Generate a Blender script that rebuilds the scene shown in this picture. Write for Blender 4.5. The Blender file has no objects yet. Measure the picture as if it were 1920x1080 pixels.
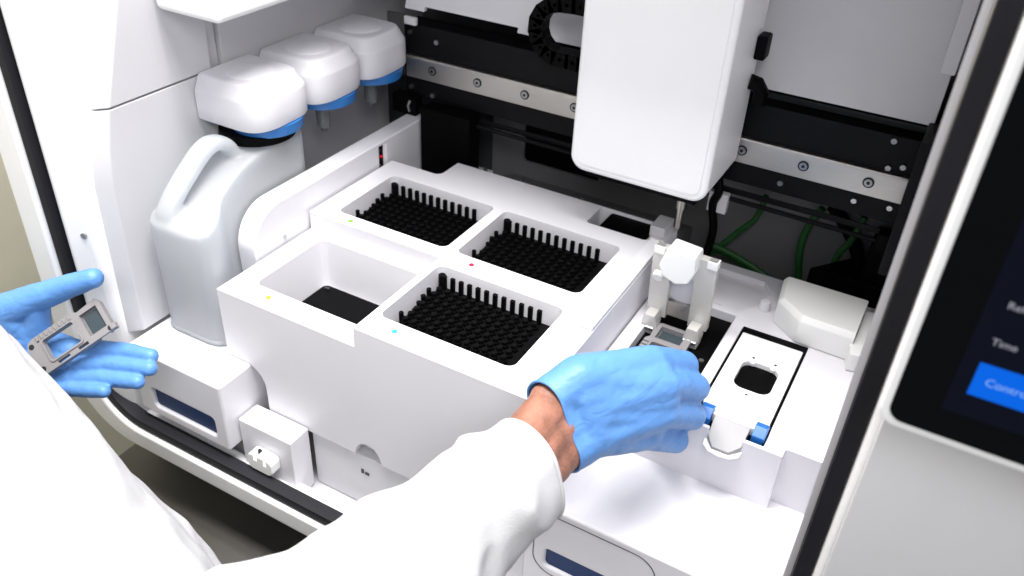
import bpy, bmesh, math, random
from mathutils import Vector, Matrix, noise
random.seed(7)
S = bpy.context.scene
COL = S.collection
# ------------------------------------------------------------------ camera
cam_d = bpy.data.cameras.new('camera'); cam = bpy.data.objects.new('camera', cam_d); COL.objects.link(cam)
RX = Vector((0.86975517, 0.49152738, 0.04389512)); DN = Vector((0.30971597, -0.47445512, -0.82399536)); FW = Vector((-0.38419002, 0.73026924, -0.56489368))
CAM = Vector((0.37744578, -0.44282681, 0.43826692))
M = Matrix.Identity(4)
for i in range(3):
    M[i][0] = RX[i]; M[i][1] = -DN[i]; M[i][2] = -FW[i]; M[i][3] = CAM[i]
cam.matrix_world = M
cam_d.lens = 30.289; cam_d.sensor_width = 36; cam_d.clip_start = 0.01; cam_d.clip_end = 50
cam_d.dof.use_dof = True; cam_d.dof.focus_distance = 0.70; cam_d.dof.aperture_fstop = 9.0
S.camera = cam
# ------------------------------------------------------------------ light: a bright laboratory with ceiling panels
W = bpy.data.worlds.new('World'); S.world = W; W.use_nodes = True
W.node_tree.nodes['Background'].inputs[0].default_value = (0.93, 0.95, 1.0, 1)
W.node_tree.nodes['Background'].inputs[1].default_value = 0.25
def area(name, loc, target, sx, sy, power, col):
    l = bpy.data.lights.new(name, 'AREA'); l.shape = 'RECTANGLE'; l.size = sx; l.size_y = sy; l.energy = power; l.color = col
    o = bpy.data.objects.new(name, l); COL.objects.link(o); o.location = loc
    o.rotation_euler = (Vector(target) - Vector(loc)).to_track_quat('-Z', 'Y').to_euler(); return o
area('ceiling_panel_light', (0.05, -0.10, 1.60), (0.05, -0.05, 0.0), 1.2, 0.5, 90, (1.0, 0.985, 0.97))
area('ceiling_panel_light', (0.95, -1.35, 1.45), (0.05, 0.0, 0.0), 1.2, 0.6, 23, (0.985, 0.985, 1.0))
S.view_settings.view_transform = 'Standard'; S.view_settings.look = 'None'; S.view_settings.gamma = 1.0
S.view_settings.use_curve_mapping = False; S.view_settings.exposure = 0.0
S.cycles.max_bounces = 8; S.cycles.transmission_bounces = 8; S.cycles.use_denoising = True

# ------------------------------------------------------------------ materials
def mat(name, col, rough=0.45, metal=0.0, bump=0.0, bscale=400.0, var=0.03, spec=0.5, coat=0.0, sss=0.0, trans=0.0, vscale=18.0, stretch=None, rvar=0.08):
    m = bpy.data.materials.new(name); m.use_nodes = True; nt = m.node_tree; p = nt.nodes['Principled BSDF']
    p.inputs['Roughness'].default_value = rough; p.inputs['Metallic'].default_value = metal
    p.inputs['Specular IOR Level'].default_value = spec; p.inputs['Coat Weight'].default_value = coat
    if sss: p.inputs['Subsurface Weight'].default_value = sss; p.inputs['Subsurface Scale'].default_value = 0.004; p.inputs['Subsurface Radius'].default_value = (1, .6, .4)
    p.inputs['Transmission Weight'].default_value = trans
    tc = nt.nodes.new('ShaderNodeTexCoord'); mp = nt.nodes.new('ShaderNodeMapping'); nt.links.new(tc.outputs['Object'], mp.inputs[0])
    if stretch: mp.inputs['Scale'].default_value = stretch
    n = nt.nodes.new('ShaderNodeTexNoise'); n.inputs['Scale'].default_value = vscale; n.inputs['Detail'].default_value = 5
    nt.links.new(mp.outputs[0], n.inputs[0])
    r = nt.nodes.new('ShaderNodeMapRange'); r.inputs[3].default_value = 1 - var; r.inputs[4].default_value = 1 + var; r.inputs[1].default_value = .3; r.inputs[2].default_value = .7
    nt.links.new(n.outputs[0], r.inputs[0])
    mx = nt.nodes.new('ShaderNodeMix'); mx.data_type = 'RGBA'; mx.blend_type = 'MULTIPLY'; mx.inputs[0].default_value = 1
    mx.inputs[6].default_value = (*col, 1); nt.links.new(r.outputs[0], mx.inputs[7]); nt.links.new(mx.outputs[2], p.inputs['Base Color'])
    r2 = nt.nodes.new('ShaderNodeMapRange'); r2.inputs[3].default_value = max(.02, rough - rvar); r2.inputs[4].default_value = rough + rvar
    n2 = nt.nodes.new('ShaderNodeTexNoise'); n2.inputs['Scale'].default_value = vscale * 3.1; n2.inputs['Detail'].default_value = 6; nt.links.new(mp.outputs[0], n2.inputs[0])
    nt.links.new(n2.outputs[0], r2.inputs[0]); nt.links.new(r2.outputs[0], p.inputs['Roughness'])
    if bump:
        b = nt.nodes.new('ShaderNodeTexNoise'); b.inputs['Scale'].default_value = bscale; b.inputs['Detail'].default_value = 3; nt.links.new(mp.outputs[0], b.inputs[0])
        bn = nt.nodes.new('ShaderNodeBump'); bn.inputs['Strength'].default_value = bump; bn.inputs['Distance'].default_value = 0.0006
        nt.links.new(b.outputs[0], bn.inputs['Height']); nt.links.new(bn.outputs[0], p.inputs['Normal'])
    return m
def emat(name, col, strength, rough=.25):
    m = mat(name, (0.002, 0.002, 0.0025), rough, spec=.12); p = m.node_tree.nodes['Principled BSDF']
    p.inputs['Emission Color'].default_value = (*col, 1); p.inputs['Emission Strength'].default_value = strength; return m
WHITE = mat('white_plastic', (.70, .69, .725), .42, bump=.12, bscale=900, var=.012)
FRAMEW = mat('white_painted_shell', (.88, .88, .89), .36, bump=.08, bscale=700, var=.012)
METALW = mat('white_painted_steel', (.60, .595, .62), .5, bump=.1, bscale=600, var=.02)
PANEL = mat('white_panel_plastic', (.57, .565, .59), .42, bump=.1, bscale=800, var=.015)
PILLAR = mat('shade_toned_shell', (.68, .675, .695), .45, bump=.1, bscale=600, var=.02)  # shell white toned down; the right pillar's weaker light put into the colour
GREYM = mat('grey_sheet_metal', (.13, .13, .135), .45, bump=.1, bscale=500, var=.05)
DGREY = mat('dark_grey_metal', (.03, .033, .036), .45, var=.08, bump=.1, spec=.3)
BLACK = mat('black_anodised_metal', (.0045, .0045, .0055), .45, var=.1, bump=.08, spec=.14)
BLKP = mat('black_plastic', (.002, .002, .0023), .5, var=.1, spec=.06)
RUBBER = mat('black_rubber_gasket', (.010, .010, .014), .62, var=.08, bump=.2, spec=.25)
STEEL = mat('brushed_steel', (.56, .54, .50), .34, 1.0, bump=.25, bscale=60, var=.05, stretch=(1, 60, 60), vscale=40)
SCREW = mat('screw_steel', (.42, .42, .42), .3, 1.0)
DSCREW = mat('screw_socket', (.03, .03, .03), .5, .6)
BLUEC = mat('blue_cap_plastic', (.025, .16, .46), .4, var=.03)
BLUEW = mat('dark_blue_window', (.002, .028, .12), .35, var=.04, spec=.2)
LATCH = mat('bright_blue_plastic', (.008, .12, .42), .38, var=.03)
GLOVE = mat('blue_nitrile', (.092, .235, .53), .46, bump=.3, bscale=260, var=.05, sss=.12, vscale=40, spec=.4)
_gn = GLOVE.node_tree; _gb = [n for n in _gn.nodes if n.type == 'BUMP'][0]
_gw = _gn.nodes.new('ShaderNodeTexNoise'); _gw.inputs['Scale'].default_value = 55; _gw.inputs['Detail'].default_value = 2; _gw.inputs['Distortion'].default_value = 1.6
_gt = _gn.nodes.new('ShaderNodeTexCoord'); _gm = _gn.nodes.new('ShaderNodeMapping'); _gm.inputs['Scale'].default_value = (1.0, .35, 1.6); _gm.inputs['Rotation'].default_value = (.3, .5, .6)
_gn.links.new(_gt.outputs['Object'], _gm.inputs[0]); _gn.links.new(_gm.outputs[0], _gw.inputs[0])
_gB = _gn.nodes.new('ShaderNodeBump'); _gB.inputs['Strength'].default_value = .2; _gB.inputs['Distance'].default_value = .004
_gn.links.new(_gw.outputs[0], _gB.inputs['Height']); _gn.links.new(_gB.outputs[0], _gb.inputs['Normal'])
SKIN = mat('skin', (.27, .118, .078), .55, bump=.9, bscale=420, var=.3, sss=.25, vscale=70)
COAT = mat('white_coat_cotton', (.50, .50, .515), .85, bump=.6, bscale=1100, var=.02, spec=.2)
CASS = mat('grey_cassette_plastic', (.21, .20, .205), .45, var=.06, bump=.1)
CASS2 = mat('grey_tongue_plastic', (.30, .295, .30), .45, var=.03)
SLIDE = mat('dark_glass_slide', (.035, .05, .06), .12, var=.1)
ALU = mat('clamp_aluminium', (.62, .61, .58), .38, .35, var=.05, bump=.1)
LIDW = mat('white_lid_plastic', (.84, .84, .83), .42, var=.012, bump=.08)
LEDG = mat('green_dot', (.16, .55, .03), .4); LEDR = mat('red_dot', (.50, .01, .05), .4); LEDC = mat('cyan_dot', (.03, .50, .72), .4); LEDY = mat('yellow_dot', (.85, .75, .02), .4)
CABLE = mat('green_cable', (.004, .065, .008), .55, var=.12)
WALLB = mat('beige_wall_paint', (.54, .52, .43), .8, bump=.3, bscale=300, var=.03)
FLOORM = mat('grey_floor', (.20, .195, .18), .5, var=.08, bump=.1)
BASEM = mat('dark_grey_base', (.060, .056, .050), .5, var=.08, bump=.15)
REDL = emat('red_led', (1, .02, .02), .7)
SCRN = emat('screen_dark', (.0, .0005, .001), .7, .3)
SPAN = emat('screen_panel_navy', (.0012, .003, .010), .9, .3)
SBTN = emat('screen_button_blue', (.0, .13, .78), 1.0, .12)
STXT = emat('screen_text', (.36, .37, .43), 1.0, .2); STXB = emat('screen_button_text', (.25, .48, .95), 1.0, .2); STXY = emat('screen_text_amber', (.55, .48, .1), 1.0, .2)
# jug: translucent polyethylene
JUG = bpy.data.materials.new('translucent_polyethylene'); JUG.use_nodes = True
_n = JUG.node_tree; _p = _n.nodes['Principled BSDF']; _p.inputs['Base Color'].default_value = (.62, .635, .65, 1); _p.inputs['Roughness'].default_value = .3
_p.inputs['Subsurface Weight'].default_value = .6; _p.inputs['Subsurface Radius'].default_value = (1, 1.1, 1.25); _p.inputs['Subsurface Scale'].default_value = .01
_t = _n.nodes.new('ShaderNodeBsdfTranslucent'); _t.inputs[0].default_value = (.80, .83, .86, 1)
_m = _n.nodes.new('ShaderNodeMixShader'); _m.inputs[0].default_value = .5
_n.links.new(_p.outputs[0], _m.inputs[1]); _n.links.new(_t.outputs[0], _m.inputs[2]); _n.links.new(_m.outputs[0], _n.nodes['Material Output'].inputs[0])
_tc = _n.nodes.new('ShaderNodeTexCoord'); _b = _n.nodes.new('ShaderNodeTexNoise'); _b.inputs['Scale'].default_value = 22; _b.inputs['Detail'].default_value = 4
_n.links.new(_tc.outputs['Object'], _b.inputs[0]); _bn = _n.nodes.new('ShaderNodeBump'); _bn.inputs['Strength'].default_value = .25; _bn.inputs['Distance'].default_value = .003
_n.links.new(_b.outputs[0], _bn.inputs['Height']); _n.links.new(_bn.outputs[0], _p.inputs['Normal'])
# clear plastic of dip tubes
TUBE = mat('clear_tube', (.30, .31, .31), .25, trans=.6)
CLEAR = mat('frosted_plastic', (.78, .77, .82), .35, trans=.25)

# ------------------------------------------------------------------ mesh helpers (all sizes in millimetres)
MM = 0.001
def box(x0, x1, y0, y1, z0, z1, bm=None):
    bm = bm or bmesh.new()
    v = [bm.verts.new((x, y, z)) for z in (z0, z1) for y in (y0, y1) for x in (x0, x1)]
    for f in ((0, 2, 3, 1), (4, 5, 7, 6), (0, 1, 5, 4), (1, 3, 7, 5), (3, 2, 6, 7), (2, 0, 4, 6)): bm.faces.new([v[i] for i in f])
    return bm
def prism(pts, axis, a0, a1, bm=None):
    bm = bm or bmesh.new()
    def P(u, v, a): return {'x': (a, u, v), 'y': (u, a, v), 'z': (u, v, a)}[axis]
    lo = [bm.verts.new(P(u, v, a0)) for u, v in pts]; hi = [bm.verts.new(P(u, v, a1)) for u, v in pts]
    n = len(pts)
    bm.faces.new(lo); bm.faces.new(hi[::-1])
    for i in range(n): bm.faces.new((lo[i], hi[i], hi[(i + 1) % n], lo[(i + 1) % n]))
    bmesh.ops.recalc_face_normals(bm, faces=bm.faces); return bm
def rrect(u0, u1, v0, v1, r, seg=6):
    out = []
    for cx, cy, a0 in ((u1 - r, v0 + r, -90), (u1 - r, v1 - r, 0), (u0 + r, v1 - r, 90), (u0 + r, v0 + r, 180)):
        for k in range(seg + 1):
            a = math.radians(a0 + 90 * k / seg); out.append((cx + r * math.cos(a), cy + r * math.sin(a)))
    return out
def loft(loops, bm=None, cap=True):
    bm = bm or bmesh.new(); vs = [[bm.verts.new(p) for p in L] for L in loops]; n = len(loops[0])
    for a, b in zip(vs, vs[1:]):
        for i in range(n): bm.faces.new((a[i], a[(i + 1) % n], b[(i + 1) % n], b[i]))
    if cap: bm.faces.new(vs[0][::-1]); bm.faces.new(vs[-1])
    bmesh.ops.recalc_face_normals(bm, faces=bm.faces); return bm
def cyl(p, q, r0, r1=None, seg=20, bm=None):
    r1 = r0 if r1 is None else r1; p = Vector(p); q = Vector(q); d = (q - p).normalized()
    a = d.orthogonal().normalized(); b = d.cross(a)
    L = [[tuple(c + a * r * math.cos(t) + b * r * math.sin(t)) for t in [2 * math.pi * k / seg for k in range(seg)]] for c, r in ((p, r0), (q, r1))]
    return loft(L, bm)
def tube(pts, r, seg=10, bm=None):
    pts = [Vector(p) for p in pts]; rs = r if isinstance(r, (list, tuple)) else [r] * len(pts)
    L = []; prev = None
    for i, p in enumerate(pts):
        d = (pts[min(i + 1, len(pts) - 1)] - pts[max(i - 1, 0)]).normalized()
        a = d.orthogonal().normalized() if prev is None else (prev - d * prev.dot(d)).normalized()
        prev = a; b = d.cross(a)
        L.append([tuple(p + (a * math.cos(2 * math.pi * k / seg) + b * math.sin(2 * math.pi * k / seg)) * rs[i]) for k in range(seg)])
    return loft(L, bm)
def spline(pts, n=8):
    pts = [Vector(p) for p in pts]; out = []
    for i in range(len(pts) - 1):
        p0, p1, p2, p3 = pts[max(i - 1, 0)], pts[i], pts[i + 1], pts[min(i + 2, len(pts) - 1)]
        for k in range(n):
            t = k / n; out.append(.5 * ((2 * p1) + (p2 - p0) * t + (2 * p0 - 5 * p1 + 4 * p2 - p3) * t * t + (3 * p1 - p0 - 3 * p2 + p3) * t ** 3))
    return out + [pts[-1]]
def _tmp(bm, nm='t'):
    me = bpy.data.meshes.new(nm); bm.to_mesh(me); o = bpy.data.objects.new(nm, me); COL.objects.link(o); return o
def _eval(o):
    dg = bpy.context.evaluated_depsgraph_get(); dg.update(); b = bmesh.new(); ev = o.evaluated_get(dg); me = ev.to_mesh(); b.from_mesh(me); ev.to_mesh_clear(); return b
def cut(bm, cutters, op='DIFFERENCE'):
    o = _tmp(bm); cs = []
    for c in cutters:
        bmesh.ops.recalc_face_normals(c, faces=c.faces); co = _tmp(c); cs.append(co)
        md = o.modifiers.new('b', 'BOOLEAN'); md.operation = op; md.solver = 'EXACT'; md.object = co
    b = _eval(o)
    for x in cs + [o]: me = x.data; bpy.data.objects.remove(x); bpy.data.meshes.remove(me)
    bm.free(); return b
def org(p): return Vector(p) * MM
def obj(name, bm, m, parent=None, bevel=0.0, seg=2, smooth=True, mats=None, angle=32, at=None):
    if bevel:
        o = _tmp(bm); md = o.modifiers.new('v', 'BEVEL'); md.width = bevel; md.segments = seg; md.limit_method = 'ANGLE'; md.angle_limit = math.radians(30); md.harden_normals = False
        b2 = _eval(o); me = o.data; bpy.data.objects.remove(o); bpy.data.meshes.remove(me); bm.free(); bm = b2
    xs = [v.co for v in bm.verts]
    c = Vector(at) if at else Vector(((min(v.x for v in xs) + max(v.x for v in xs)) / 2, (min(v.y for v in xs) + max(v.y for v in xs)) / 2, min(v.z for v in xs)))
    for v in bm.verts: v.co = (v.co - c) * MM
    me = bpy.data.meshes.new(name); bm.to_mesh(me); bm.free()
    if smooth:
        me.polygons.foreach_set('use_smooth', [True] * len(me.polygons)); me.set_sharp_from_angle(angle=math.radians(angle))
    me.materials.append(m)
    o = bpy.data.objects.new(name, me); COL.objects.link(o)
    if bevel: w_ = o.modifiers.new('shading', 'WEIGHTED_NORMAL'); w_.keep_sharp = True; w_.weight = 60
    pw = Vector((0, 0, 0))
    if parent:
        o.parent = parent; q = parent
        while q: pw += q.location; q = q.parent
    o.location = c * MM - pw
    return o
def clone(o, dx, parent):
    c = o.copy(); COL.objects.link(c); c.parent = parent; c.location = o.location + Vector(dx) * MM; return c
def thing(name, loc, label, cat, group=None):
    o = bpy.data.objects.new(name, None); COL.objects.link(o); o.location = org(loc); o.empty_display_size = .02
    o['label'] = label; o['category'] = cat
    if group: o['group'] = group
    return o
def capsules(caps, voxel, sm=6, disp=0.0, dscale=30.0, folds=0.0):
    bm = bmesh.new()
    for (p, r, q, s) in caps:
        b = bmesh.new()
        bmesh.ops.create_icosphere(b, subdivisions=3, radius=r, matrix=Matrix.Translation(p))
        bmesh.ops.create_icosphere(b, subdivisions=3, radius=s, matrix=Matrix.Translation(q))
        h = bmesh.ops.convex_hull(b, input=b.verts)
        bmesh.ops.delete(b, geom=list({e for e in h['geom_interior'] + h['geom_unused'] if isinstance(e, bmesh.types.BMVert)}), context='VERTS')
        me = bpy.data.meshes.new('c'); b.to_mesh(me); b.free(); bm.from_mesh(me); bpy.data.meshes.remove(me)
    o = _tmp(bm); bm.free()
    md = o.modifiers.new('r', 'REMESH'); md.mode = 'VOXEL'; md.voxel_size = voxel
    if sm: m2 = o.modifiers.new('s', 'SMOOTH'); m2.factor = .5; m2.iterations = sm
    b = _eval(o); me = o.data; bpy.data.objects.remove(o); bpy.data.meshes.remove(me)
    if disp:
        b.normal_update()
        for v in b.verts:
            k = noise.noise(v.co / dscale) + .5 * noise.noise(v.co / dscale * 2.3)
            if folds:
                w = Vector((v.co.x * .35 + v.co.y * .9, v.co.y * .25 - v.co.x * .2, v.co.z * 1.0)) / folds
                k += 1.3 * (1 - abs(noise.noise(w)) * 2.2) - .6 + .5 * (1 - abs(noise.noise(w * 2.1 + Vector((5, 3, 1)))) * 2.2)
            v.co += v.normal * disp * k
    return b
def slice_off(bm, co, no):
    r = bmesh.ops.bisect_plane(bm, geom=bm.verts[:] + bm.edges[:] + bm.faces[:], plane_co=co, plane_no=no, clear_outer=True)
    return [e for e in r['geom_cut'] if isinstance(e, bmesh.types.BMEdge)]
def loop_order(edges):
    nb = {}
    for e in edges:
        a, b = e.verts; nb.setdefault(a, []).append(b); nb.setdefault(b, []).append(a)
    best = []
    seen = set()
    for s in nb:
        if s in seen: continue
        L = [s]; seen.add(s); c = s
        while True:
            n = [x for x in nb[c] if x not in seen]
            if not n: break
            c = n[0]; seen.add(c); L.append(c)
        if len(L) > len(best): best = L
    return [v.co.copy() for v in best]
def ring_tube(pts, r, seg=8):
    step = max(1, len(pts) // 60); pts = pts[::step]; n = len(pts); cen = sum(pts, Vector()) / n
    nrm = Vector()
    for i in range(n): nrm += (pts[i] - cen).cross(pts[(i + 1) % n] - cen)
    nrm.normalize(); bm = bmesh.new(); rows = []
    for i, p in enumerate(pts):
        o_ = (p - cen); o_ = (o_ - nrm * o_.dot(nrm)).normalized()
        rows.append([bm.verts.new(p + (o_ * math.cos(2 * math.pi * k / seg) + nrm * math.sin(2 * math.pi * k / seg)) * r) for k in range(seg)])
    for i in range(n):
        a, b = rows[i], rows[(i + 1) % n]
        for k in range(seg): bm.faces.new((a[k], a[(k + 1) % seg], b[(k + 1) % seg], b[k]))
    bmesh.ops.recalc_face_normals(bm, faces=bm.faces); return bm
def structure(o): o['kind'] = 'structure'; return o

# ------------------------------------------------------------------ setting: room floor and wall behind the instrument
structure(obj('floor', box(-1000, 2500, -2500, 1000, -1010, -1000), FLOORM))
structure(obj('wall', prism([(-1000, -2500), (-900, -2500), (-900, 900), (2500, 900), (2500, 1000), (-1000, 1000)], 'z', -1000, 1900), WALLB))

# ------------------------------------------------------------------ the instrument
BN = thing('lab_bench', (0, 250, -1000), 'dark grey laboratory bench under the white instrument', 'bench')
obj('bench_top', box(-338, 900, -135, 620, -330, -300), BASEM, BN, bevel=3)
for x, y in ((-305, -90), (850, -90), (-305, 570), (850, 570)): obj('leg', box(x - 25, x + 25, y - 25, y + 25, -1000, -330.5), DGREY, BN, bevel=2)
I = thing('laboratory_instrument', (30, 200, -299), 'white laboratory analyser with open bay, robotic gantry and touch screen', 'lab instrument')
# front frame: ring with rounded opening
OX0, OX1, OZ0, OZ1 = -300, 378, -190, 760
def ring(u0, u1, v0, v1, r, U0, U1, V0, V1, R_, y0, y1, seg=14):
    a = rrect(u0, u1, v0, v1, r, seg); b = rrect(U0, U1, V0, V1, R_, seg); n = len(a); bm = bmesh.new()
    V = [[bm.verts.new((p[0], y, p[1])) for p in L] for y in (y0, y1) for L in (a, b)]
    ai, bi, ao, bo = V
    for i in range(n):
        j = (i + 1) % n
        bm.faces.new((ai[i], ai[j], bi[j], bi[i])); bm.faces.new((ao[i], bo[i], bo[j], ao[j]))
        bm.faces.new((ai[i], ao[i], ao[j], ai[j])); bm.faces.new((bi[i], bi[j], bo[j], bo[i]))
    bmesh.ops.recalc_face_normals(bm, faces=bm.faces); return bm
obj('front_frame', ring(OX0 - 12, OX1 + 11, OZ0 - 12, OZ1 + 12, 62, -346, 760, -228, 812, 80, -54, -18), FRAMEW, I, bevel=5, seg=3)
obj('gasket', ring(OX0, OX1, OZ0, OZ1, 52, OX0 - 11.5, OX1 + 10.5, OZ0 - 11.5, OZ1 + 11.5, 61, -50, -36), RUBBER, I, bevel=1.5)
obj('pillar_shade_overlay', box(394, 756, -58, -54.4, -222, 800), PILLAR, I, bevel=1.5)  # added overlay on the frame, greyer to stand for less light there
# side walls, base, back, roof of the housing
obj('reveal_panel', prism([(-300, -42), (-292, -46), (-270, -37), (-266, -31), (-266, 100), (-300, 100)], 'z', -222, 755), FRAMEW, I, bevel=3, seg=3)
obj('screw', cyl((-276, -41, 18), (-277, -36, 18), 3.0, 3.0), SCREW, I)
obj('outer_side', box(-345, -302, -17, 520, -228, 800), FRAMEW, I, bevel=4)
obj('outer_side', box(391, 740, -17, 520, -228, 800), FRAMEW, I, bevel=4)
obj('right_reveal', box(373.5, 377.5, -34, 480, -222, 755), WHITE, I)
obj('back_wall', box(-300, 373, 480, 486, -222, 755), GREYM, I)
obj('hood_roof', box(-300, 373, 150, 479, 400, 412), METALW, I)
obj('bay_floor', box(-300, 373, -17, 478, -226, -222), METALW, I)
obj('base_plinth', box(-330, 740, 10, 515, -299, -230), BASEM, I, bevel=6)
# left panels: lower and upper, with a chamfered front edge
def side_panel(name, prof, xo=-256, dx=16, dy=18):
    # prof: list of (y,z, isfront)
    L0 = [(xo, y, z) for y, z, f in prof]; L1 = [(xo - dx, y - (dy if f else 0), z) for y, z, f in prof]; L2 = [(xo - 42, y - (dy if f else 0), z) for y, z, f in prof]
    return loft([L2, L1, L0])
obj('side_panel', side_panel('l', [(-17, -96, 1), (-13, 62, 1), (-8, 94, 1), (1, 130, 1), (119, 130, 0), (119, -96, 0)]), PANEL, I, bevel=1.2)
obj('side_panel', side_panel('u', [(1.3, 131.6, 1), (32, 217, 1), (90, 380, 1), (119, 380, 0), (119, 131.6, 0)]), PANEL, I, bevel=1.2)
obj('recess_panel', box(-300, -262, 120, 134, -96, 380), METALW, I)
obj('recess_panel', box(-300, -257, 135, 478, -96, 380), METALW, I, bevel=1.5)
# overhanging housing upper left
obj('overhang_housing', box(-255, -180, 66, 330, 201, 430), FRAMEW, I, bevel=6, seg=4)
# reagent drawer with blue window
d = cut(box(-255, -133, -41, 375, -178, -97), [box(-163, 300, 51, 400, -140, -50), prism(rrect(-232, -149, -166, -143, 4), 'y', -60, -35)])
dr = obj('reagent_drawer', d, WHITE, I, bevel=5, seg=3)
obj('drawer_window', box(-233, -148, -37.5, -36, -167, -142), BLUEW, dr)
# bottle covers with blue ring and dip tube
def cap_loop(ins, z, y0, xo=-256):
    w = 84; cx, cy, rx, ry = -213, y0 + w / 2, 35 - ins, w / 2 - ins
    pts = [(xo + 1, y0 + ins, z)]
    for k in range(57):
        a = math.radians(-90 + 180 * k / 56); c_, s_ = math.cos(a), math.sin(a)
        pts.append((cx + rx * math.copysign(abs(c_) ** .62, c_), cy + ry * math.copysign(abs(s_) ** .62, s_), z))
    pts.append((xo + 1, y0 + w - ins, z)); return pts
for i, y0 in enumerate((93, 177.2, 261.4)):
    b = loft([cap_loop(*a, y0) for a in ((3, 89.6), (1, 90), (0.1, 91.5), (0, 104), (.3, 118), (.9, 119.8), (1.8, 121), (7.0, 131), (7.9, 132.2), (9.2, 132.9), (11.5, 133.2))])
    cv = obj('bottle_cover', b, WHITE, I, angle=38)
    cen = Vector((-220, y0 + 41, 0)); L = []
    for r, z in ((24, 133.0), (23.4, 133.6), (20, 134.7), (10, 135.3), (2, 135.4)): L.append([(cen.x + r * math.cos(t), cen.y + r * math.sin(t), z) for t in [2 * math.pi * k / 36 for k in range(36)]])
    obj('cover_dome', loft(L), WHITE, cv, angle=50)
    cb = cyl((-212, y0 + 47, 78), (-212, y0 + 47, 89.4), 34, 36, 40)
    obj('blue_ring', cb, BLUEC, cv, bevel=1)
    if i: obj('dip_tube', tube([(-214, y0 + 46, 77.8), (-214, y0 + 46, 66), (-214, y0 + 46, 46)], [8.5, 8, 7], 16), TUBE, cv); obj('tube_tip', cyl((-214, y0 + 46, 41), (-214, y0 + 46, 45.8), 3.5, 5), GREYM, cv)
# divider wall left of the deck
prof = [(371, -96), (371, 27)] + [(95 - 40 * math.sin(math.radians(a)), -13 + 40 * math.cos(math.radians(a))) for a in range(0, 91, 9)] + [(57, -96)]
dv = cut(prism(prof, 'x', -187, -164), [box(-168, -150, 254, 266, -30, 22)])
dvo = obj('divider_wall', dv, WHITE, I, bevel=1.8, seg=3)
obj('sensor_board', box(-169.5, -167.6, 255, 265, -28, 21), BLKP, dvo)
obj('sensor_light', cyl((-167.4, 260, 8), (-165.5, 260, 8), 1.6, 1.2, 12), REDL, dvo)
for zz in (16, -2, -10): obj('sensor_screw', cyl((-167.4, 258, zz), (-166.3, 258, zz), 1.3, 1.3, 10), SCREW, dvo)
obj('screw', cyl((-164.6, 96, -14), (-162.8, 96, -14), 2.2, 2.2, 14), SCREW, dvo)
# ---- deck with four wells
WX = ((-138, -8), (4, 135)); WY = ((26, 121), (147.5, 244)); XR = 169
dk = box(-161, XR, 0, 309, -150, 0)
cutters = [box(-170, -3.2, -10, 131, -20, 10)]
for (ix, iy, dep) in ((1, 0, -78), (0, 1, -78), (1, 1, -78), (0, 0, -74)):
    (x0, x1), (y0, y1) = WX[ix], WY[iy]; z1 = 10 if (ix, iy) != (0, 0) else -10
    t = 0.0; n = 8
    A = rrect(x0 + 4, x1 - 4, y0 + 4, y1 - 4, 5, n); B = rrect(x0, x1, y0, y1, 8, n)
    cutters.append(loft([[(u, v, dep) for u, v in A], [(u, v, 0 if z1 == 10 else -20) for u, v in B], [(u, v, z1) for u, v in B]]))
cutters += [prism(rrect(-200, -96, 272, 340, 8), 'z', -90, 10), prism(rrect(84, 150, 269, 307, 4), 'z', -60, 10),
            prism(rrect(-200, -118, -10, 60, .5, 1), 'z', -160, -152)]
nt_ = [(-200, -96), (-140, -96)] + [(-140 + 24 * math.sin(math.radians(a)), -120 + 24 * math.cos(math.radians(a))) for a in range(0, 91, 10)] + [(-116, -170), (-200, -170)]
cutters.append(prism(nt_, 'y', -10, 52))
cutters.append(prism([(3.5 + 15 * math.cos(math.radians(a)), -152 + 20 * math.sin(math.radians(a))) for a in range(0, 360, 15)], 'y', -10, 12))
deck = obj('consumables_deck', cut(dk, cutters), WHITE, I, bevel=1.6, seg=3)
obj('deck_rim', box(154, XR - .3, 104, 273, .3, 5.2), WHITE, deck, bevel=1.5)
obj('pit_liner', prism(rrect(97, 149.5, 270, 306.5, 3), 'z', -59, -3), BLKP, deck)
obj('deck_post', box(147, 163, 285, 312, -60, 9), METALW, deck, bevel=1.2)
obj('dot', cyl((-112, 15, -20.2), (-112, 15, -19.4), 2.6), LEDY, deck); obj('dot', cyl((29, 14.5, -.2), (29, 14.5, .5), 2.6), LEDC, deck)
obj('dot', cyl((29, 136, -.2), (29, 136, .5), 2.6), LEDR, deck); obj('dot', cyl((-114, 138, -.2), (-114, 138, .5), 2.6), LEDG, deck)
for xx in (-62, -14, 52, 58): obj('deck_clip', box(xx, xx + 3, 309.2, 312, -6, 3), DGREY, deck)
# lower front: latch block and base panels
lb = obj('latch_block', box(-131.5, -66, -27, -1, -221, -145), WHITE, I, bevel=2)
lt = cut(prism(rrect(-112, -82, -187, -168, 6), 'y', -40, -27.5), [box(-104, -100, -50, -30, -174, -160), box(-92, -89, -50, -32, -176, -160)])
obj('latch_clip', lt, LIDW, lb, bevel=1.5)
obj('clip_slot', box(-103.8, -100.2, -33, -31, -176, -166.5), DSCREW, lb)
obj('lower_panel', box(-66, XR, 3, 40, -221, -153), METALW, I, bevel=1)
obj('panel_mark', box(-8, -5, 2.2, 2.9, -176, -171), DGREY, I); obj('panel_mark', box(-3.5, 1, 2.2, 2.9, -176, -173), DGREY, I)
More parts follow.
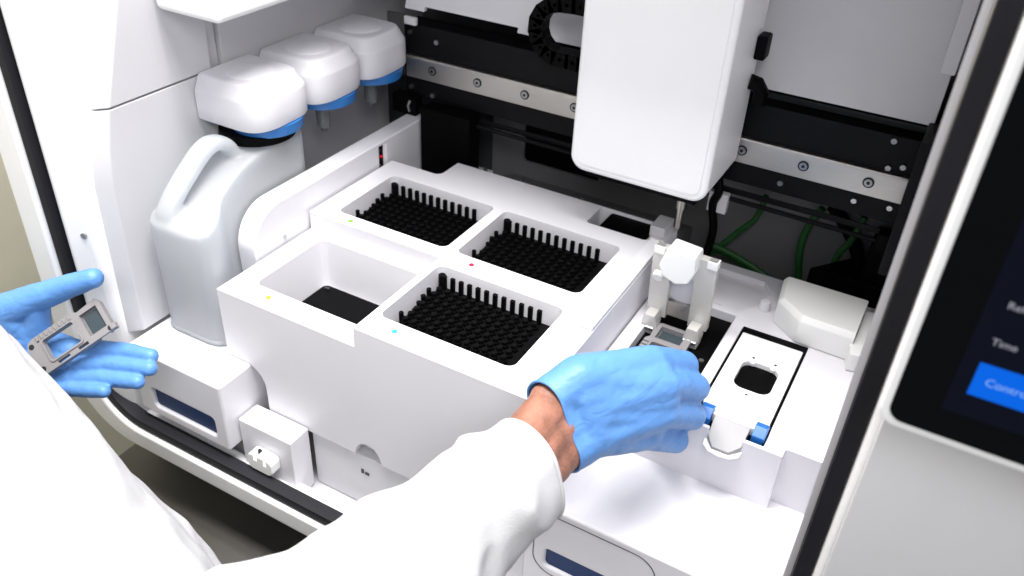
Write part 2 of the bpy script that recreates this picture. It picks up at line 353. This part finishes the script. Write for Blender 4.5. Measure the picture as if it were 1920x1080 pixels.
# lower right drawer
ld = cut(box(XR + .6, 373, 0, 349, -221, -105), [prism(rrect(189, 262, -178, -156, 5), 'y', -10, 5)])
ldo = obj('waste_drawer', ld, WHITE, I, bevel=2.5, seg=3)
obj('drawer_window', box(188, 263, 3.4, 4.6, -179, -155), BLUEW, ldo)
oa = rrect(178, 286, -186, -112, 20, 8); ob = rrect(178.7, 285.3, -185.3, -112.7, 19.4, 8)
bm = bmesh.new(); n = len(oa)
A = [bm.verts.new((p[0], -.35, p[1])) for p in oa]; B = [bm.verts.new((p[0], -.35, p[1])) for p in ob]
A2 = [bm.verts.new((p[0], .6, p[1])) for p in oa]; B2 = [bm.verts.new((p[0], .6, p[1])) for p in ob]
for i in range(n):
    j = (i + 1) % n; bm.faces.new((A[i], A[j], B[j], B[i])); bm.faces.new((A[i], A2[i], A2[j], A[j])); bm.faces.new((B[i], B[j], B2[j], B2[i])); bm.faces.new((A2[i], B2[i], B2[j], A2[j]))
bmesh.ops.recalc_face_normals(bm, faces=bm.faces); obj('drawer_seam', bm, DGREY, ldo)
# ---- sample stage
ZS = -45
st = box(XR + 1.5, 372.5, 94, 348, -108, ZS)
cs = [box(185, 254, 112, 260, -56, -30), box(265.5, 327, 98, 248, -53, -30), box(343.5, 400, 80, 104.5, -120, -30),
      prism([(203, 268), (253, 268), (268, 290), (272, 318), (262, 334), (203, 334)], 'z', -51, -30),
      prism([(283, 80), (311, 80), (311, 110), (283, 110)], 'z', -50, -30), box(330, 336, 290, 296, -49, -30)]
stage = obj('sample_stage', cut(st, cs), WHITE, I, bevel=1.3)
obj('stage_lip', prism([(281, 93.8), (313, 93.8), (312, 86), (306, 80.8), (297, 79.2), (288, 80.8), (282, 86)], 'z', -57.5, -55.6), LIDW, stage, bevel=.8)
obj('recess_floor', box(185.5, 253.5, 112.5, 259.5, -56, -54.5), BLKP, stage)
obj('slot_floor', box(266, 326.5, 98.5, 247.5, -52.8, -51.8), BLKP, stage)
obj('slot_liner', cut(box(265.7, 326.8, 99, 247.8, -51.7, -45.6), [box(267.6, 325.2, 90, 236.2, -60, -40)]), BLKP, stage)
obj('slot_screw', cyl((246, 185, -54.5), (246, 185, -52.5), 2.5, 2.5, 12), SCREW, stage)
obj('guide_pin', cyl((262, 276, -51), (262, 276, -46), 5, 5), WHITE, stage, bevel=1); obj('guide_pin', cyl((274, 286, -45), (274, 286, -36), 6, 5), WHITE, stage, bevel=1)
obj('guide_block', box(203, 235, 262, 274, -50, -47), METALW, stage, bevel=1)
# closed lid with window
lid = cut(box(268.2, 324.6, 111, 235.5, -51.5, -43.2), [prism(rrect(281.5, 314, 156, 197, 9, 5), 'z', -60, -40), box(260, 279, 100, 121, -60, -40), box(316, 330, 100, 121, -60, -40)])
lido = obj('slide_lid', lid, LIDW, I, bevel=.8)
obj('lid_window', prism(rrect(281, 314.5, 155.5, 197.5, 9, 5), 'z', -51.2, -48.2), BLKP, lido)
for (x, y) in ((288, 202), (308, 202), (297, 149)): obj('lid_dot', cyl((x, y, -43.3), (x, y, -42.9), 1.3, 1.3, 10), DGREY, lido)
for (x, y) in ((289, 195), (307, 195)): obj('lid_clip', box(x - 2, x + 2, y - 1.5, y + 1.5, -46, -43.5), WHITE, lido)
tg = loft([[(282, 110.9, -51), (312.6, 110.9, -51), (312.6, 110.9, -43.4), (282, 110.9, -43.4)], [(283.5, 92, -54), (311.5, 92, -54), (311.5, 92, -50), (283.5, 92, -50)], [(290, 83.5, -55), (304, 83.5, -55), (304, 83.5, -52.5), (290, 83.5, -52.5)]])
obj('lid_tongue', tg, CASS2, lido, bevel=.8)
for x in (270.5, 316): obj('blue_latch', prism([(117, -51.5), (117, -39), (109, -36.5), (101, -42), (101, -51.5)], 'x', x - .5, x + 10), LATCH, lido, bevel=.6)
# wedge cover at the right of the stage
def wl(z, k): return [(287 + k, 270), (313 + k * .3, 248 + k), (362, 246.5 + k), (362, 311), (282 + k, 311)]
wv = loft([[(x, y, -44.6) for x, y in wl(0, 0)], [(x, y, -21) for x, y in wl(0, 0)], [(x, y, -16) for x, y in wl(0, 4)]])
wo = obj('stage_cover', wv, LIDW, I, bevel=1.2)
obj('cover_flange', prism([(359, 250), (363, 231), (371.5, 233), (371.5, 309), (362.3, 309), (362.3, 250)], 'z', -44.6, -26), LIDW, wo, bevel=1)
# flip-up clamp
fr = cut(loft([[(179, 213, -42), (238.5, 213, -42), (238.5, 222, -42), (179, 222, -42)], [(177, 210, 35), (237.5, 210, 35), (237.5, 219, 35), (177, 219, 35)]]),
         [prism([(198, -44), (220, -44), (219, 8), (213, 14), (204, 14), (197, 8)], 'y', 190, 240)])
cl = obj('slide_clamp', fr, ALU, I, bevel=.9)
obj('clamp_head', prism([(188, 24), (193, 14), (206, 9), (217, 13), (222, 26), (220, 41), (194, 43)], 'y', 197, 219.8), LIDW, cl, bevel=1.6)
for x in (187, 229): obj('clamp_hinge', prism([(x - 7, -54), (x + 7, -54), (x + 8, -43), (x + 5, -33), (x - 5, -33), (x - 7, -44)], 'y', 198, 212.6), ALU, cl, bevel=1); obj('hinge_pin', cyl((x - 6, 197.5, -47), (x + 6, 197.5, -47), 2.2, 2.2, 12), SCREW, cl)
obj('clamp_bar', box(197, 221, 214.5, 220, -38, -22), STEEL, cl, bevel=.6); obj('clamp_disc', cyl((209, 219, -8), (209, 221.5, -8), 15, 15, 28), CLEAR, cl)
for x in (183, 233): obj('clamp_end', box(x - 5, x + 5, 209.5, 219, 27, 35), LIDW, cl, bevel=1)
obj('clamp_knob', cyl((186, 206, 4), (186, 211.5, 6), 5, 5.5, 16), LIDW, cl, bevel=.8); obj('clamp_screw', cyl((214, 209, -24), (214, 214.3, -24), 2, 2, 12), SCREW, cl)
# ---- gantry
gb = cut(box(-197, 370, 352, 398, 46, 131), [box(-300, 400, 380, 410, 90, 140)])
beam = obj('gantry_beam', gb, BLACK, I, bevel=1.2)
obj('beam_step', box(214, 366, 370, 379.6, 131.3, 138), DGREY, beam, bevel=1)
rail = obj('linear_rail', prism([(351.8, 71), (345, 71), (345, 93), (346.5, 96), (351.8, 96)], 'x', -190, 360), STEEL, I, bevel=.4)
sc0 = None
for k in range(9):
    x = -154 + 60 * k + (2 if k > 5 else 0)
    c_ = cyl((x, 345.4, 84), (x, 344.3, 84), 5.2, 5.2, 24)
    if sc0 is None:
        sc0 = obj('rail_bolt', c_, DSCREW, rail); hd = obj('bolt_head', cyl((x, 344.2, 84), (x, 343.5, 84), 3.9, 3.6, 20), SCREW, rail); hs = obj('bolt_socket', cyl((x, 343.45, 84), (x, 343.2, 84), 1.8, 1.8, 6), DSCREW, rail); x00 = x
    else:
        clone(sc0, (x - x00, 0, 0), rail); clone(hd, (x - x00, 0, 0), rail); clone(hs, (x - x00, 0, 0), rail)
bs = None
for (x, z) in ((-188, 121), (-152, 116), (-188, 56), (-158, 52), (340, 100), (352, 104), (338, 126), (320, 60), (352, 62), (250, 58)):
    if bs is None: bs = obj('beam_screw', cyl((x, 352, z), (x, 349.4, z), 3.0, 2.6, 14), SCREW, beam); b00 = (x, z)
    else: clone(bs, (x - b00[0], 0, z - b00[1]), beam)
obj('drive_rod', tube([(-192, 345, 33), (360, 345, 29)], 2.6, 10), BLACK, I)
obj('belt_strip', box(-190, 360, 349, 350.5, 34, 40), BLACK, I)
br = obj('rod_bracket', box(-206, -172, 336, 351.6, 27, 50), BLKP, I, bevel=2)
obj('bracket_screw', tube([(-180, 335.6, 33), (-181, 334, 40), (-179, 335.6, 46)], 2.0, 8), SCREW, br)
obj('rod_bracket', box(350, 366, 338, 351.6, 20, 40), BLKP, I, bevel=2)
obj('end_plate', box(361, 372.3, 300, 351, 20, 150), BLACK, I, bevel=1)
# cover panels above the beam
pp = [(350, 147), (370, 201), (370, 398), (376, 398), (376, 200), (356, 147)]
lp = cut(prism(pp, 'x', -194, 365), [box(-168, -50, 340, 370, 140, 152)])
obj('cover_panel', lp, METALW, I, bevel=.8)
obj('panel_tab', box(-192, -176, 345, 349.7, 131, 140), METALW, I, bevel=1)
obj('panel_bracket', box(318, 336, 352, 369, 262, 300), LIDW, I, bevel=1.5); obj('panel_bracket', box(356, 368, 340, 369, 196, 300), METALW, I, bevel=1.5)
# back of the bay below the beam
obj('bay_back', cut(box(-256, 372, 400, 404, -189, 120), [prism(rrect(-60, 40, -24, 33, 4), 'y', 390, 420)]), GREYM, I)
obj('opening_shade_box', box(-66, 46, 405, 440, -30, 40), BLKP, I)  # black box added behind the hole, stands in for the shade inside
obj('bay_back_step', box(-256, -103, 396, 399.6, -100, 45), DGREY, I)
obj('rear_shelf', box(-163, -98, 310.5, 395, -70, -46), METALW, I, bevel=1)
obj('rear_shelf', prism([(310.5, -60), (310.5, -14), (399, -44), (399, -60)], 'x', -70, 160), GREYM, I)
bb = prism([(-160, 45), (-93, 45), (-93, -45), (-119, -45), (-119, -8), (-128, -36), (-128, -45), (-160, -45)], 'y', 328, 351)
obj('support_bracket', bb, BLKP, I, bevel=1)
# drag chain: links along a U bend
ch = bpy.data.objects.new('drag_chain', None); COL.objects.link(ch); ch.parent = I; ch.location = org((20, 325, 170)) - I.location
path = [(90, 136)] + [(72 - 13 * k, 140) for k in range(5)]
cx_, cz_, rr = 14, 170, 27
path = [(96, 143), (82, 143), (68, 143), (54, 143), (40, 143), (27, 143.4)] + [(16 - 27 * math.sin(math.radians(a)), 170 - 27 * math.cos(math.radians(a))) for a in range(10, 181, 24)] + [(30, 198), (44, 198), (58, 198), (72, 198), (86, 198)]
for i in range(len(path) - 1):
    (xa, za), (xb, zb) = path[i], path[i + 1]; L = math.hypot(xb - xa, zb - za); ang = math.atan2(zb - za, xb - xa)
    b = cut(box(-L / 2 - 2, L / 2 + 2, -9, 9, -7.5, 7.5), [box(-1.6, 1.6, -20, 20, -1.6, 1.6), box(-30, 30, -6, 6, -5.5, 5.5)])
    bmesh.ops.transform(b, matrix=Matrix.Translation(((xa + xb) / 2, 322, (za + zb) / 2)) @ Matrix.Rotation(-ang, 4, 'Y'), verts=b.verts)
    lk = obj('chain_link', b, BLKP, ch, bevel=1)
# robot head
hd_ = prism(rrect(69, 206, 66, 430, 15, 8), 'y', 248, 341)
head = obj('robot_head', hd_, FRAMEW, I, bevel=4, seg=4)
obj('head_panel', prism(rrect(76, 199.5, 73.5, 424, 9, 8), 'y', 246.9, 248.6), FRAMEW, head, bevel=.5)
obj('head_fitting', box(206.3, 216, 318, 336, 182, 204), BLKP, head, bevel=2); obj('head_fitting', tube([(206.3, 325, 160), (213, 328, 158), (217, 332, 150), (216, 335, 138)], 7, 12), BLKP, head)
obj('head_carriage', box(86, 200, 338, 344.6, 58, 112), BLACK, head, bevel=1)
obj('pipette', tube([(173, 290, 65.8), (173, 290, 34), (173, 290, 33.9), (173, 290, 12)], [4.4, 4.4, 3.2, 2.6], 18), STEEL, head)
obj('head_underside', box(84, 196, 254, 336, 60, 66.2), BLKP, head, bevel=1.5)
obj('cable_hook', tube(spline([(190, 340, 60), (196, 336, 40), (192, 338, 22), (196, 344, -10), (192, 350, -50)], 6), 4.5, 8), BLKP, head)
obj('head_bracket', box(186, 206, 338, 346, 14, 36), METALW, head, bevel=1)
# right rear: cables and dark boxes
cb_ = [spline([(236, 372, 30), (230, 376, 0), (214, 378, -24), (200, 374, -44), (190, 370, -58)], 6), spline([(186, 366, -40), (215, 366, -44), (250, 364, -54), (285, 362, -68)], 6), spline([(186, 372, -46), (214, 370, -50), (245, 368, -60), (270, 366, -72)], 6),
       spline([(292, 378, 30), (284, 380, 8), (281, 380, -20), (288, 378, -60)], 6), spline([(332, 384, 30), (326, 384, 0), (318, 384, -20), (316, 384, -60)], 6)]
for p_, r_ in zip(cb_, (3.2, 3.8, 3, 4, 3.6)): obj('green_cable', tube(p_, r_, 10), CABLE, I)
obj('black_cable', tube(spline([(300, 390, 30), (318, 392, 10), (335, 388, -12), (345, 386, -40)], 6), 7, 10), BLKP, I)
obj('drive_box', prism([(298, 352), (371, 352), (371, 395), (330, 395)], 'z', -104, -24), BLKP, I, bevel=1.5)
obj('drive_box', box(346, 371, 353, 396, -23.5, 20), BLKP, I, bevel=2)
obj('stage_floor', box(170, 372, 351, 399, -110, -105), METALW, I)
# ---- touch screen on the right
ts = obj('touch_screen', prism(rrect(388.5, 660, 179, 392, 9, 8), 'y', -110, -90), FRAMEW, I, bevel=1.4, seg=3)
obj('screen_glass', prism(rrect(392.5, 657, 183.5, 389, 7, 8), 'y', -110.6, -109.4), SCRN, ts)
obj('display', box(411, 650, -110.85, -110.65, 198, 385), SPAN, ts)
bt = obj('screen_button', box(417.5, 520, -111.1, -110.9, 209.5, 226), SBTN, ts)
obj('screen_arm', box(470, 560, -89.5, -58.4, 230, 330), FRAMEW, I, bevel=3)
def text(body, x, z, size, m, y=-111.15):
    cu = bpy.data.curves.new('t', 'FONT'); cu.body = body; cu.size = size; o = bpy.data.objects.new('t', cu); COL.objects.link(o)
    dg = bpy.context.evaluated_depsgraph_get(); dg.update(); b = bmesh.new(); me = o.evaluated_get(dg).to_mesh(); b.from_mesh(me); bpy.data.objects.remove(o)
    bmesh.ops.transform(b, matrix=Matrix.Translation((x, y, z)) @ Matrix.Rotation(math.radians(90), 4, 'X'), verts=b.verts)
    return obj('lettering', b, m, ts, smooth=False)
text('Control Panel', 422, 216, 5.2, STXB); text('Time', 418, 235.5, 4.6, STXT); text('Reference', 418, 253, 4.6, STXT); text('Status', 422, 273, 4.6, STXY)

# ------------------------------------------------------------------ reagent jug
J = thing('reagent_jug', (-213, 88, -97), 'translucent plastic jug with moulded handle under the nearest white bottle cover', 'jug')
def jl(z, ins=0, yb=172, yf=0, xr=-190, xl=-244, fr=1.0):
    pts = [(xl + ins, yf + 10 + ins), (xl + 3 + ins, yf + 3 + ins), (xl + 10 + ins, yf + ins), (-185, yf + 1 + ins), (-173 - ins, yf + 4 + ins), (-169 - ins, yf + 11 + ins), (-172 - ins, yf + 24 + ins), (xr - ins + 2, yf + 46), (xr - ins, yf + 60), (xr - ins, yb - 14), (xr - 4 - ins, yb - 4 - ins), (xr - 14 - ins, yb - ins), (xl + 14 + ins, yb - ins), (xl + 4 + ins, yb - 4 - ins), (xl + ins, yb - 14)]
    return pts
def resample(pts, n=44):
    P = [Vector((a, b)) for a, b in pts]; P.append(P[0]); d = [0]
    for a, b in zip(P, P[1:]): d.append(d[-1] + (b - a).length)
    out = []; j = 0
    for k in range(n):
        t = d[-1] * k / n
        while d[j + 1] < t: j += 1
        out.append(P[j].lerp(P[j + 1], (t - d[j]) / (d[j + 1] - d[j])))
    return out
base = [tuple(p) for p in resample(jl(0))]
body_prof = [(-2, -96.6), (-2, 18), (1, 25), (8, 30), (30, 38), (56, 50), (80, 62), (98, 67), (182, 67), (182, -96.6)]
jb = cut(prism(base, 'z', -96.6, 70), [prism(body_prof, 'x', -300, -100)], 'INTERSECT')
cyl((-221, 134, 40), (-221, 134, 71), 31, 30, 36, jb)
hp = spline([(-225, 26, 14), (-225, 11, 27), (-224, 22, 45), (-223, 48, 67), (-221, 64, 79), (-219, 76, 81.5), (-217, 87, 75), (-216, 95, 56)], 6)
n_ = len(hp); rows = []
for i, p in enumerate(hp):
    d_ = (hp[min(i + 1, n_ - 1)] - hp[max(i - 1, 0)]).normalized(); s_ = Vector((1, 0, 0)); u_ = s_.cross(d_).normalized()
    rows.append([tuple(p + s_ * 11.5 * math.copysign(abs(math.cos(t)) ** .7, math.cos(t)) + u_ * 6.8 * math.copysign(abs(math.sin(t)) ** .7, math.sin(t))) for t in [2 * math.pi * k / 20 for k in range(20)]])
loft(rows, jb); bmesh.ops.recalc_face_normals(jb, faces=jb.faces)
o = _tmp(jb); md = o.modifiers.new('r', 'REMESH'); md.mode = 'VOXEL'; md.voxel_size = 1.8; md = o.modifiers.new('s', 'SMOOTH'); md.factor = .5; md.iterations = 22
b = _eval(o); bpy.data.objects.remove(o)
jo = obj('jug_body', b, JUG, J, angle=80)
obj('base_rim', loft([[(p[0] + (-208 - p[0]) * k, p[1] + (86 - p[1]) * k, z) for p in base] for z, k in ((-96.8, .02), (-95, -.004), (-91, -.006), (-89.5, .01))], cap=True), JUG, J, angle=50)
obj('jug_collar', cyl((-221, 134, 70.5), (-221, 134, 79.5), 38, 37, 44), BLKP, J, bevel=1.2)

# ------------------------------------------------------------------ tip racks in the wells
pin_me = None
def rack(ix, iy, label):
    global pin_me
    x0, x1 = WX[ix]; y0, y1 = WY[iy]; T = thing('tip_rack', ((x0 + x1) / 2, (y0 + y1) / 2, -76), label, 'tip rack', 'black tip racks in the deck wells')
    obj('rack_body', prism(rrect(x0 + 5.5, x1 - 5.5, y0 + 5.5, y1 - 5.5, 4, 4), 'z', -76.5, -19), BLKP, T, bevel=1)
    pin0 = None
    for r in range(8):
        for c in range(12):
            x = x0 + 10.5 + 9.05 * c; y = y0 + 27 + 9.05 * r - 4
            if r == 7:
                if c == 0: tall0 = obj('pin', prism(rrect(x - 2.1, x + 2.1, y - 1.8, y + 1.8, .7, 2), 'z', -18.9, -4.5), BLKP, T); t0 = x
                else: clone(tall0, (x - t0, 0, 0), T)
                continue
            if pin0 is None:
                b = tube([(x, y, -18.9), (x, y, -16), (x, y, -15.9), (x, y, -12.5)], [3.7, 3.6, 2.9, 2.6], 10)
                pin0 = obj('pin', b, BLKP, T); p0 = (x, y)
            else: clone(pin0, (x - p0[0], y - p0[1], 0), T)
    for (yy, w, h, zz) in ((23, 2.2, 2.2, -8), (43, 2.4, 3, -17), (50, 2.4, 3.6, -13), (57, 2.4, 3.6, -10), (66, 2.3, 3, -8), (88.0, 3.6, 3.2, -5)):
        obj('rack_post', cyl((x0 + 6.8, y0 + yy, -60), (x0 + 6.8, y0 + yy, zz), w, w, 12), BLKP, T, bevel=.5)
    for k in range(3): obj('rack_rib', box(x1 - 12 - k * .0, x1 - 8, y0 + 20 + 22 * k, y0 + 34 + 22 * k, -18.9, -16), BLKP, T, bevel=.8)
    return T
rack(0, 1, 'black pipette tip rack in the rear left deck well beside the green dot')
rack(1, 1, 'black pipette tip rack in the rear right deck well beside the red dot')
rack(1, 0, 'black pipette tip rack in the front deck well beside the cyan dot')
pl = thing('black_plate', (-73, 73, -73.6), 'shallow flat black plate at the bottom of the open deck well by the yellow dot', 'plate')
pb = obj('plate_body', prism(rrect(-131, -15, 33, 112, 6), 'z', -73.4, -67), BLKP, pl, bevel=1.2)
for (x, y) in ((-123, 105), (-24, 104), (-20, 40)): obj('plate_clip', box(x - 3, x + 3, y - 1.5, y + 1.5, -66.9, -64.5), DGREY, pl, bevel=.6)

# ------------------------------------------------------------------ sample cassettes
def cassette(name, mtx, label, scale=1.0):
    # local: length along x (0..86), width along y (0..38), height z
    T = bpy.data.objects.new(name, None); COL.objects.link(T); T.matrix_world = Matrix.Translation(mtx.translation * MM) @ mtx.to_3x3().to_4x4() @ Matrix.Scale(scale, 4); T['label'] = label; T['category'] = 'cassette'; T['group'] = 'sample cassettes'
    def part(nm, b, m, bev=0, par=T):
        if bev: pass
        o = obj(nm, b, m, None, bevel=bev, at=(0, 0, 0)); o.parent = par; o.location = (0, 0, 0); return o
    b = cut(prism([(-43, -17), (-38, -19), (38, -19), (43, -15), (43, 14), (40, 19), (18, 17), (14, 20), (-34, 20), (-40, 18), (-43, 12)], 'z', -3, 4),
            [prism(rrect(-26, 10, -11, 12, 3), 'z', -10, 10), box(18.5, 38, -12, 12.5, -1, 10), box(20.5, 36, -10, 10.5, -10, 10),
             box(-22, -8, -17.5, -14.2, -10, 10), box(2, 14, -17.5, -14.2, -10, 10), box(24, 36, -25, -15.8, -10, 1)])
    fr_ = part('cassette_frame', b, CASS, .6)
    for k in range(8): part('clip_tooth', box(-30 + 5.4 * k, -27.6 + 5.4 * k, 14, 19.6, 4, 5.8), CASS, .3)
    for (x, y) in ((-38, -13), (-38, 13), (40, -16)): part('corner_hole', cyl((x, y, 3.6), (x, y, 4.3), 2.8, 2.8, 14), DSCREW)
    part('corner_hook', box(40, 46, -19, -13, -2, 5), CASS, .8); part('corner_hook', box(-46, -41, -20, -14, -2, 5), CASS, .8)
    part('glass_slide', box(20, 36.6, -10.4, 11, -.9, .2), SLIDE)
    part('window_rim', cut(prism(rrect(-28, 12, -13, 14, 4), 'z', 4, 5.2), [prism(rrect(-26, 10, -11, 12, 3), 'z', 0, 10)]), CASS, .3)
    return T
ca, cbv = Vector((-250.9, -120.9, -58.3)), Vector((-214.4, -75.9, -25.0))
ex = (cbv - ca).normalized(); ez = (-FW * .9 + Vector((0, 0, .25))); ez = (ez - ex * ez.dot(ex)).normalized(); ey = ez.cross(ex)
mc = Matrix((ex, ey, ez)).transposed().to_4x4(); mc.translation = Vector((-233, -98.7, -41.7)) - RX * 4
cassette('sample_cassette', mc, 'grey slide cassette frame lying in the open gloved left hand', .88)
m2 = Matrix((Vector((0, 1, 0)), Vector((-1, 0, 0)), Vector((0, 0, 1)))).transposed().to_4x4(); m2.translation = Vector((212, 166, -49))
cassette('sample_cassette', m2, 'grey slide cassette seated in the black recess under the gloved right hand')

# ------------------------------------------------------------------ person: coat, wrist skin, two gloves
P = thing('person', (-60, -330, -1000), 'person in a white lab coat and blue gloves reaching into the open instrument', 'person')
V3 = Vector
RH = {'wa': (193.3, -29.6, 35.6), 'wb': (216.3, -33.4, 4.4), 'ca': (205.4, -7.8, 44.8), 'cb': (223.4, -17.8, 9.2), 'im': (239.6, 46.5, 38.8), 'mm': (253.7, 38.0, 28.8), 'rm': (257.8, 30.8, 9.6), 'pm': (251.3, 25.4, -12.5), 'ip': (255.1, 85.7, 15.2), 'mp': (268.5, 78.2, 3.4), 'rp': (272.5, 69.7, -17.4), 'pp': (266.2, 60.4, -39.4), 'id': (248.5, 112.4, -9.7), 'md': (260.4, 105.1, -23.6), 'rd': (264.0, 96.1, -44.8), 'pd': (257.2, 81.9, -62.0), 'it': (235.1, 124.3, -24.0), 'mt': (245.8, 118.9, -41.9), 'rt': (249.5, 109.7, -61.6), 'pt': (244.8, 95.2, -77.1), 't0': (201.1, 12.6, 31.7), 't1': (208.4, 54.2, 13.3), 't2': (219.1, 88.6, -6.2), 't3': (227.7, 118.3, -23.2), 'a0': (204.1, -32.2, 21.3), 'a1': (192.3, -74.4, 22.6), 'a2': (176.6, -143.7, 23.3), 'el': (166.2, -241.1, 28.4)}
LH = {'wa': (-317.6, -125.7, -51.0), 'wb': (-283.4, -134.4, -85.5), 'im': (-247.5, -97.6, -62.4), 'mm': (-239.5, -104.8, -71.8), 'rm': (-236.9, -112.5, -80.0), 'pm': (-244.1, -123.3, -85.5), 'ip': (-215.9, -82.5, -59.0), 'mp': (-208.9, -90.4, -67.0), 'rp': (-206.9, -100.0, -75.3), 'pp': (-217.8, -115.5, -82.7), 'id': (-194.4, -75.4, -57.4), 'md': (-185.0, -82.9, -64.6), 'rd': (-186.0, -94.1, -73.1), 'pd': (-205.0, -112.4, -80.3), 'it': (-174.5, -71.8, -55.6), 'mt': (-168.2, -80.0, -61.6), 'rt': (-172.5, -91.8, -70.4), 'pt': (-194.8, -110.7, -78.0), 't0': (-307.4, -112.4, -35.5), 't1': (-280.4, -95.4, -19.4), 't2': (-253.8, -80.5, -5.9), 't3': (-232.3, -69.5, 4.3), 'pa': (-285.3, -105.2, -64.2), 'pb': (-274.5, -119.1, -84.2), 'a1': (-313.9, -168.5, -82.3)}
RH = {k: V3(v) for k, v in RH.items()}; LH = {k: V3(v) for k, v in LH.items()}
def hand(H, kind):
    c = []
    def add(a, ra, b, rb): c.append((H[a], ra, H[b], rb))
    if kind == 'right':
        add('wa', 17, 'ca', 18); add('wb', 16, 'cb', 17); add('wa', 17, 'wb', 16)
        c.append((H['wa'].lerp(H['a1'], .6), 18, H['wa'], 17)); c.append((H['wb'].lerp(H['a1'], .6), 16, H['wb'], 16))
        add('ca', 18, 'cb', 17); add('ca', 18, 'im', 12.5); add('ca', 16, 'mm', 13); add('cb', 16, 'rm', 12.5); add('cb', 17, 'pm', 11.5); add('ca', 15, 'rm', 12); c.append((H['ca'].lerp(H['cb'], .5), 18.5, H['mm'], 13)); c.append((H['ca'].lerp(H['cb'], .6), 18, H['rm'], 12.5)); c.append((H['ca'].lerp(H['cb'], .3), 18.5, H['im'].lerp(H['mm'], .5), 12.5)); c.append((H['ca'].lerp(H['cb'], .5), 18, H['mm'].lerp(H['rm'], .5), 12.5)); add('im', 11, 'mm', 11); add('mm', 11.5, 'rm', 11); add('rm', 10.5, 'pm', 10.5)
        for f_, r in (('i', 10.8), ('m', 11.2), ('r', 10.8), ('p', 9.8)):
            add(f_ + 'm', r + 1.6, f_ + 'p', r + .3); add(f_ + 'p', r + .3, f_ + 'd', r - .8); add(f_ + 'd', r - .8, f_ + 't', r - 2)
        add('ca', 16, 't0', 17); add('t0', 17, 't1', 12.5); add('t1', 12, 't2', 11); add('t2', 11, 't3', 9)
    else:
        add('wa', 17, 'pa', 16); add('wb', 16, 'pb', 15); add('wa', 16, 'wb', 16); add('pa', 15, 'im', 10.5); add('pa', 15, 'mm', 10); add('pb', 15, 'rm', 10); add('pb', 14, 'pm', 9.5); add('pa', 15, 'pb', 14)
        c.append((H['wa'], 17, H['a1'] + V3((-12, 0, 14)), 18)); c.append((H['wb'], 16, H['a1'] + V3((10, 0, -10)), 17))
        for f_, r in (('i', 8.0), ('m', 8.2), ('r', 7.9), ('p', 7.2)):
            add(f_ + 'm', r + .9, f_ + 'p', r); add(f_ + 'p', r, f_ + 'd', r - .5); add(f_ + 'd', r - .5, f_ + 't', r - 1.3)
        add('pa', 15, 't0', 17); add('t0', 17, 't1', 13); add('t1', 13, 't2', 10.8); add('t2', 10.8, 't3', 9.2); add('wa', 16, 't0', 16); add('pa', 14, 't1', 10)
    return c
# right glove, cut at the wrist, with a rolled bead
gm = capsules(hand(RH, 'right'), 1.7, 5, .5, 11)
ax = (RH['a1'] - RH['a0']).normalized(); co = RH['a0'] + ax * 4
ed = slice_off(gm, co, ax); lp_ = loop_order(ed)
g1 = obj('glove', gm, GLOVE, P, angle=80); g1['label'] = 'blue nitrile glove on the right hand over the stage'
obj('glove_cuff', ring_tube(lp_, 1.1), GLOVE, g1)
g2 = obj('glove', capsules(hand(LH, 'left'), 1.2, 3, .4, 11), GLOVE, P, angle=80); g2['label'] = 'blue nitrile glove on the open left hand'
# bare wrist between glove and sleeve
wr = capsules([(RH['wa'].lerp(RH['wb'], .1), 15.5, V3((193, -112, 26)), 19), (RH['wa'].lerp(RH['wb'], .9), 14.5, V3((201, -112, 6)), 19), (RH['wa'], 14, RH['wb'], 14), (RH['wa'].lerp(RH['wb'], .5), 16, V3((197, -112, 16)), 20)], 2.0, 6, .5, 9)
obj('wrist', wr, SKIN, P, angle=80)
# coat
sl = [(V3((208, -30, 16)), 33, V3((203, -66, 17)), 34), (V3((203, -66, 17)), 34, V3((185, -149, 13)), 44), (V3((185, -149, 13)), 44, V3((184, -234, 16)), 56), (V3((184, -234, 16)), 56, V3((60, -500, 40)), 80),
      (V3((-310, -150, -78)), 34, V3((-310, -230, -72)), 46), (V3((-310, -230, -72)), 46, V3((-300, -340, -60)), 60), (V3((-300, -340, -60)), 60, V3((-290, -480, 60)), 80),
      (V3((-230, -295, -26)), 138, V3((-46, -298, -154)), 138), (V3((-40, -310, -160)), 140, V3((-90, -360, -700)), 165), (V3((-222, -300, -18)), 130, V3((-240, -420, 60)), 100), (V3((-240, -470, 40)), 100, V3((30, -500, 20)), 95)]
cm = capsules(sl, 4.0, 6, 3.4, 60, 58.0)
cuff_e = slice_off(cm, co + ax * 39, -ax)
cuff_l = loop_order(cuff_e)
coat = obj('lab_coat', cm, COAT, P, angle=80)
obj('cuff_hem', ring_tube(cuff_l, 1.6), COAT, coat)
md = coat.modifiers.new('thickness', 'SOLIDIFY'); md.thickness = .0016; md.offset = -1
